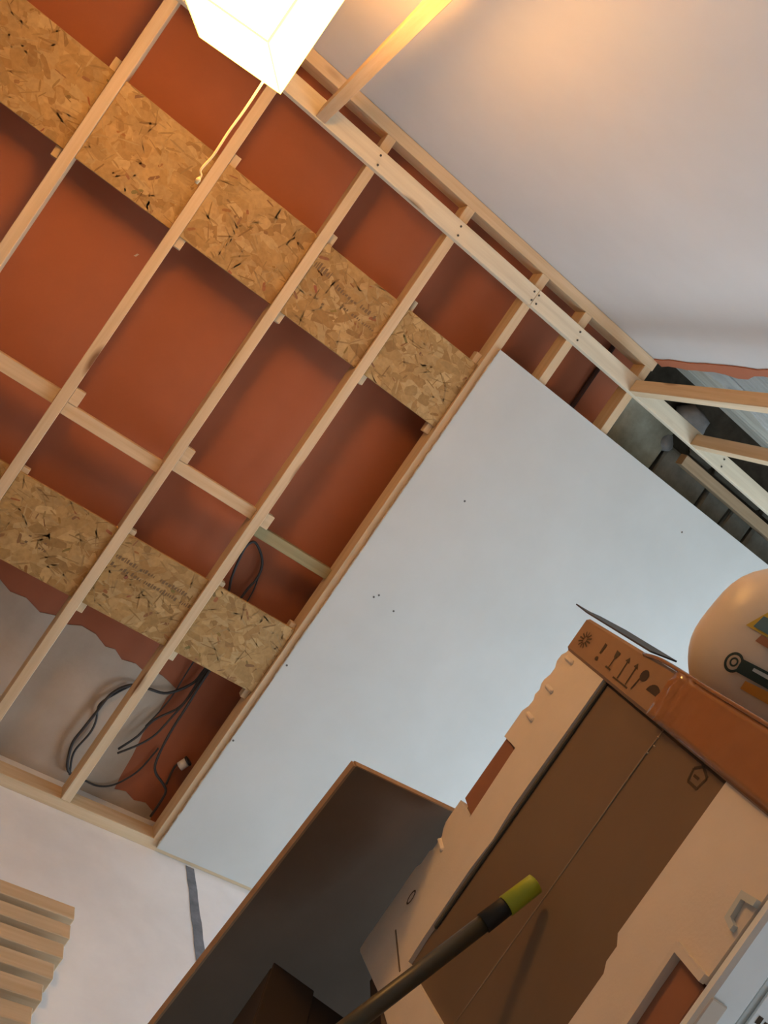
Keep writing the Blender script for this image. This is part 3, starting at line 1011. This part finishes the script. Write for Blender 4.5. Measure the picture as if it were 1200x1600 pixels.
def sack_w(u, z):
    zz = abs((z - SZC) / (CU if z > SZC else CD))
    S = max(1e-4, (1 - min(zz, 0.9999) ** QE)) ** (1 / QE)
    k_ = 1 - min(1.0, abs(u) / (SA * S)) ** PE
    return SB * S * max(0.0, k_) ** (1 / PE)


bm = bmesh.new()
nz, nu = 22, 48
rings = []
for i in range(nz + 1):
    z = (SZC + CU) * (1 - math.cos(math.pi * i / nz)) / 2 if i < nz else SZC + CU
    zz = abs((z - SZC) / (CU if z > SZC else CD))
    S = max(0.02, (1 - min(zz, 1.0) ** QE)) ** (1 / QE) if zz < 1 else 0.05
    rg = []
    for k in range(nu):
        a = 2 * math.pi * k / nu
        c, s = math.cos(a), math.sin(a)
        rr = (abs(c) ** PE + abs(s) ** PE) ** (-1 / PE)
        wob = 1 + 0.006 * math.sin(5 * a + 3 * z * 20)
        rg.append(bm.verts.new((SA * S * rr * c * wob, SB * S * rr * s * wob, z)))
    rings.append(rg)
for r0, r1 in zip(rings, rings[1:]):
    for k in range(nu):
        bm.faces.new((r0[k], r0[(k + 1) % nu], r1[(k + 1) % nu], r1[k]))
bm.faces.new(list(reversed(rings[0])))
bm.faces.new(rings[-1])
put('sack_body', bm, SACK, sack, True)


def sack_patch(name, quad, mat, lift=0.002, n_=7):
    """quad: four (u, world z) corners; the patch follows the sack's skin"""
    bm_ = bmesh.new()
    g = []
    for i in range(n_):
        row = []
        for j in range(n_):
            s, t = i / (n_ - 1), j / (n_ - 1)
            u = (1 - t) * ((1 - s) * quad[0][0] + s * quad[1][0]) + t * ((1 - s) * quad[3][0] + s * quad[2][0])
            z = (1 - t) * ((1 - s) * quad[0][1] + s * quad[1][1]) + t * ((1 - s) * quad[3][1] + s * quad[2][1]) - TOPZ
            row.append(bm_.verts.new((u, -sack_w(u, z) - lift, z)))
        g.append(row)
    for i in range(n_ - 1):
        for j in range(n_ - 1):
            bm_.faces.new((g[i][j], g[i + 1][j], g[i + 1][j + 1], g[i][j + 1]))
    bmesh.ops.recalc_face_normals(bm_, faces=bm_.faces)
    return put(name, bm_, mat, sack, True)


def sack_ring(name, cu_, cz_, ro, ri, mat, lift=0.0024, squash=1.0):
    bm_ = bmesh.new()
    n_ = 24
    vo, vi = [], []
    for k in range(n_):
        a = 2 * math.pi * k / n_
        for lst, r in ((vo, ro), (vi, ri)):
            u, z = cu_ + r * math.cos(a) * squash, cz_ + r * math.sin(a) - TOPZ
            lst.append(bm_.verts.new((u, -sack_w(u, z) - lift, z)))
    for k in range(n_):
        bm_.faces.new((vo[k], vo[(k + 1) % n_], vi[(k + 1) % n_], vi[k]))
    bmesh.ops.recalc_face_normals(bm_, faces=bm_.faces)
    return put(name, bm_, mat, sack, True)


sack_patch('yellow_print', [(-0.097, 1.806), (-0.084, 1.834), (-0.045, 1.834), (-0.050, 1.806)], YELLOW)
sack_patch('blue_print', [(-0.089, 1.809), (-0.086, 1.826), (-0.055, 1.828), (-0.058, 1.809)], BLUE, 0.003)
sack_patch('rust_print', [(-0.078, 1.795), (-0.076, 1.805), (-0.045, 1.805), (-0.045, 1.795)], RUST, 0.0026)
sack_ring('ring_print', -0.084, 1.760, 0.0130, 0.0095, GREENPRINT, 0.003, 0.8)
sack_ring('ring_print', -0.084, 1.7605, 0.0060, 0.0035, GREENPRINT, 0.003, 0.8)
sack_patch('handle_print', [(-0.077, 1.752), (-0.078, 1.769), (0.010, 1.777), (0.010, 1.758)], GREENPRINT, 0.0028)
sack_patch('handle_shine_print', [(-0.062, 1.763), (-0.062, 1.767), (0.0, 1.772), (0.0, 1.766)], FILMGREY, 0.0036)
sack_patch('orange_print', [(-0.062, 1.738), (-0.062, 1.749), (0.0, 1.757), (0.0, 1.742)], ORANGE, 0.0026)
tag(sack, 'puffy cream-white plastic sack with yellow and dark green print, on the cardboard cap', 'sack')

# ------------------------------------------------------------------ pendant lamp with square paper shade
LZ, LH, LW = 2.291, 0.262, 0.213
la = math.radians(20)
A_ = Vector((0.0317, 2.000, 0))
lx = Vector((math.cos(la), -math.sin(la), 0))
ly = Vector((math.sin(la), math.cos(la), 0))
lc = A_ - lx * LW / 2 - ly * LW / 2
lamp = empty('pendant_lamp', (lc.x, lc.y, LZ), -la)
h = LW / 2
for (x0, x1, y0, y1) in ((-h, h, -h, -h + .0015), (-h, h, h - .0015, h), (-h, -h + .0015, -h + .0016, h - .0016), (h - .0015, h, -h + .0016, h - .0016)):
    box('shade_panel', x0, x1, y0, y1, 0.0, LH, SHADE, lamp, 0)
box('shade_bottom', -h, h, -h, h, -0.0016, -0.0002, SHADE, lamp, 0)
for sx in (-1, 1):
    for sy in (-1, 1):
        box('shade_rim_glow', sx * h - .0026, sx * h + .0026, sy * h - .0026, sy * h + .0026, -0.002, LH, RIMGLOW, lamp, 0)
for s in (-1, 1):
    box('shade_rim_glow', -h + .002, h - .002, s * h - .0024, s * h + .0024, -0.0022, 0.0012, RIMGLOW, lamp, 0)
    box('shade_rim_glow', s * h - .0024, s * h + .0024, -h + .002, h - .002, -0.0022, 0.0012, RIMGLOW, lamp, 0)
bm = bmesh.new()
tube(bm, [Vector((0, 0, LH - .02)), Vector((0, 0, CZ - LZ - 0.001))], 0.004, 8)
put('flex', bm, WHITEPLASTIC, lamp, True)
bm = bmesh.new()
bmesh.ops.create_cone(bm, cap_ends=True, segments=20, radius1=0.05, radius2=0.045, depth=0.03, matrix=Matrix.Translation((0, 0, CZ - LZ - 0.0165)))
put('ceiling_rose', bm, WHITEPLASTIC, lamp, True)
tag(lamp, 'square paper pendant lamp, switched on and glowing white', 'lamp')
# pull cord (world position given, brought into the lamp's frame)
inv = Matrix.Rotation(la, 4, 'Z') @ Matrix.Translation((-lc.x, -lc.y, -LZ))
cp = [Vector(p) for p in ((-0.0094, 2.000, 2.2889), (-0.0083, 2.000, 2.2122), (-0.0102, 2.000, 2.1456), (-0.0091, 2.000, 2.0900), (-0.0139, 2.000, 2.0478), (-0.0067, 2.000, 2.0378), (-0.0061, 2.000, 2.0267))]
bm = bmesh.new()
tube(bm, [inv @ p for p in spline(cp, 5)], 0.0028, 7)
pc = put('pull_cord', bm, CORDMAT, lamp, True)
bm = bmesh.new()
tube(bm, [inv @ Vector(p) for p in ((-0.0061, 2.000, 2.0322), (-0.0067, 2.000, 2.0256), (-0.0067, 2.000, 2.0167))], [0.003, 0.006, 0.004], 8)
put('cord_toggle', bm, CORDMAT, lamp, True)

# plastic film sagging under the upper boards beside the red strip
bm = bmesh.new()
r_ = random.Random(17)
g = []
for i in range(26):
    row = []
    for j in range(16):
        x = XE + 0.06 + i * 0.030
        y = 2.86 - j * 0.055
        row.append(bm.verts.new((x, y, BZ - 0.016 - 0.006 * math.sin(i * 0.9 + j * 0.35) - r_.random() * 0.004)))
    g.append(row)
for i in range(25):
    for j in range(15):
        bm.faces.new((g[i][j], g[i + 1][j], g[i + 1][j + 1], g[i][j + 1]))
tag(put('plastic_film', bm, FILM, None, True), 'clear crinkled plastic film under the grey boards beside the torn ceiling edge', 'plastic film')
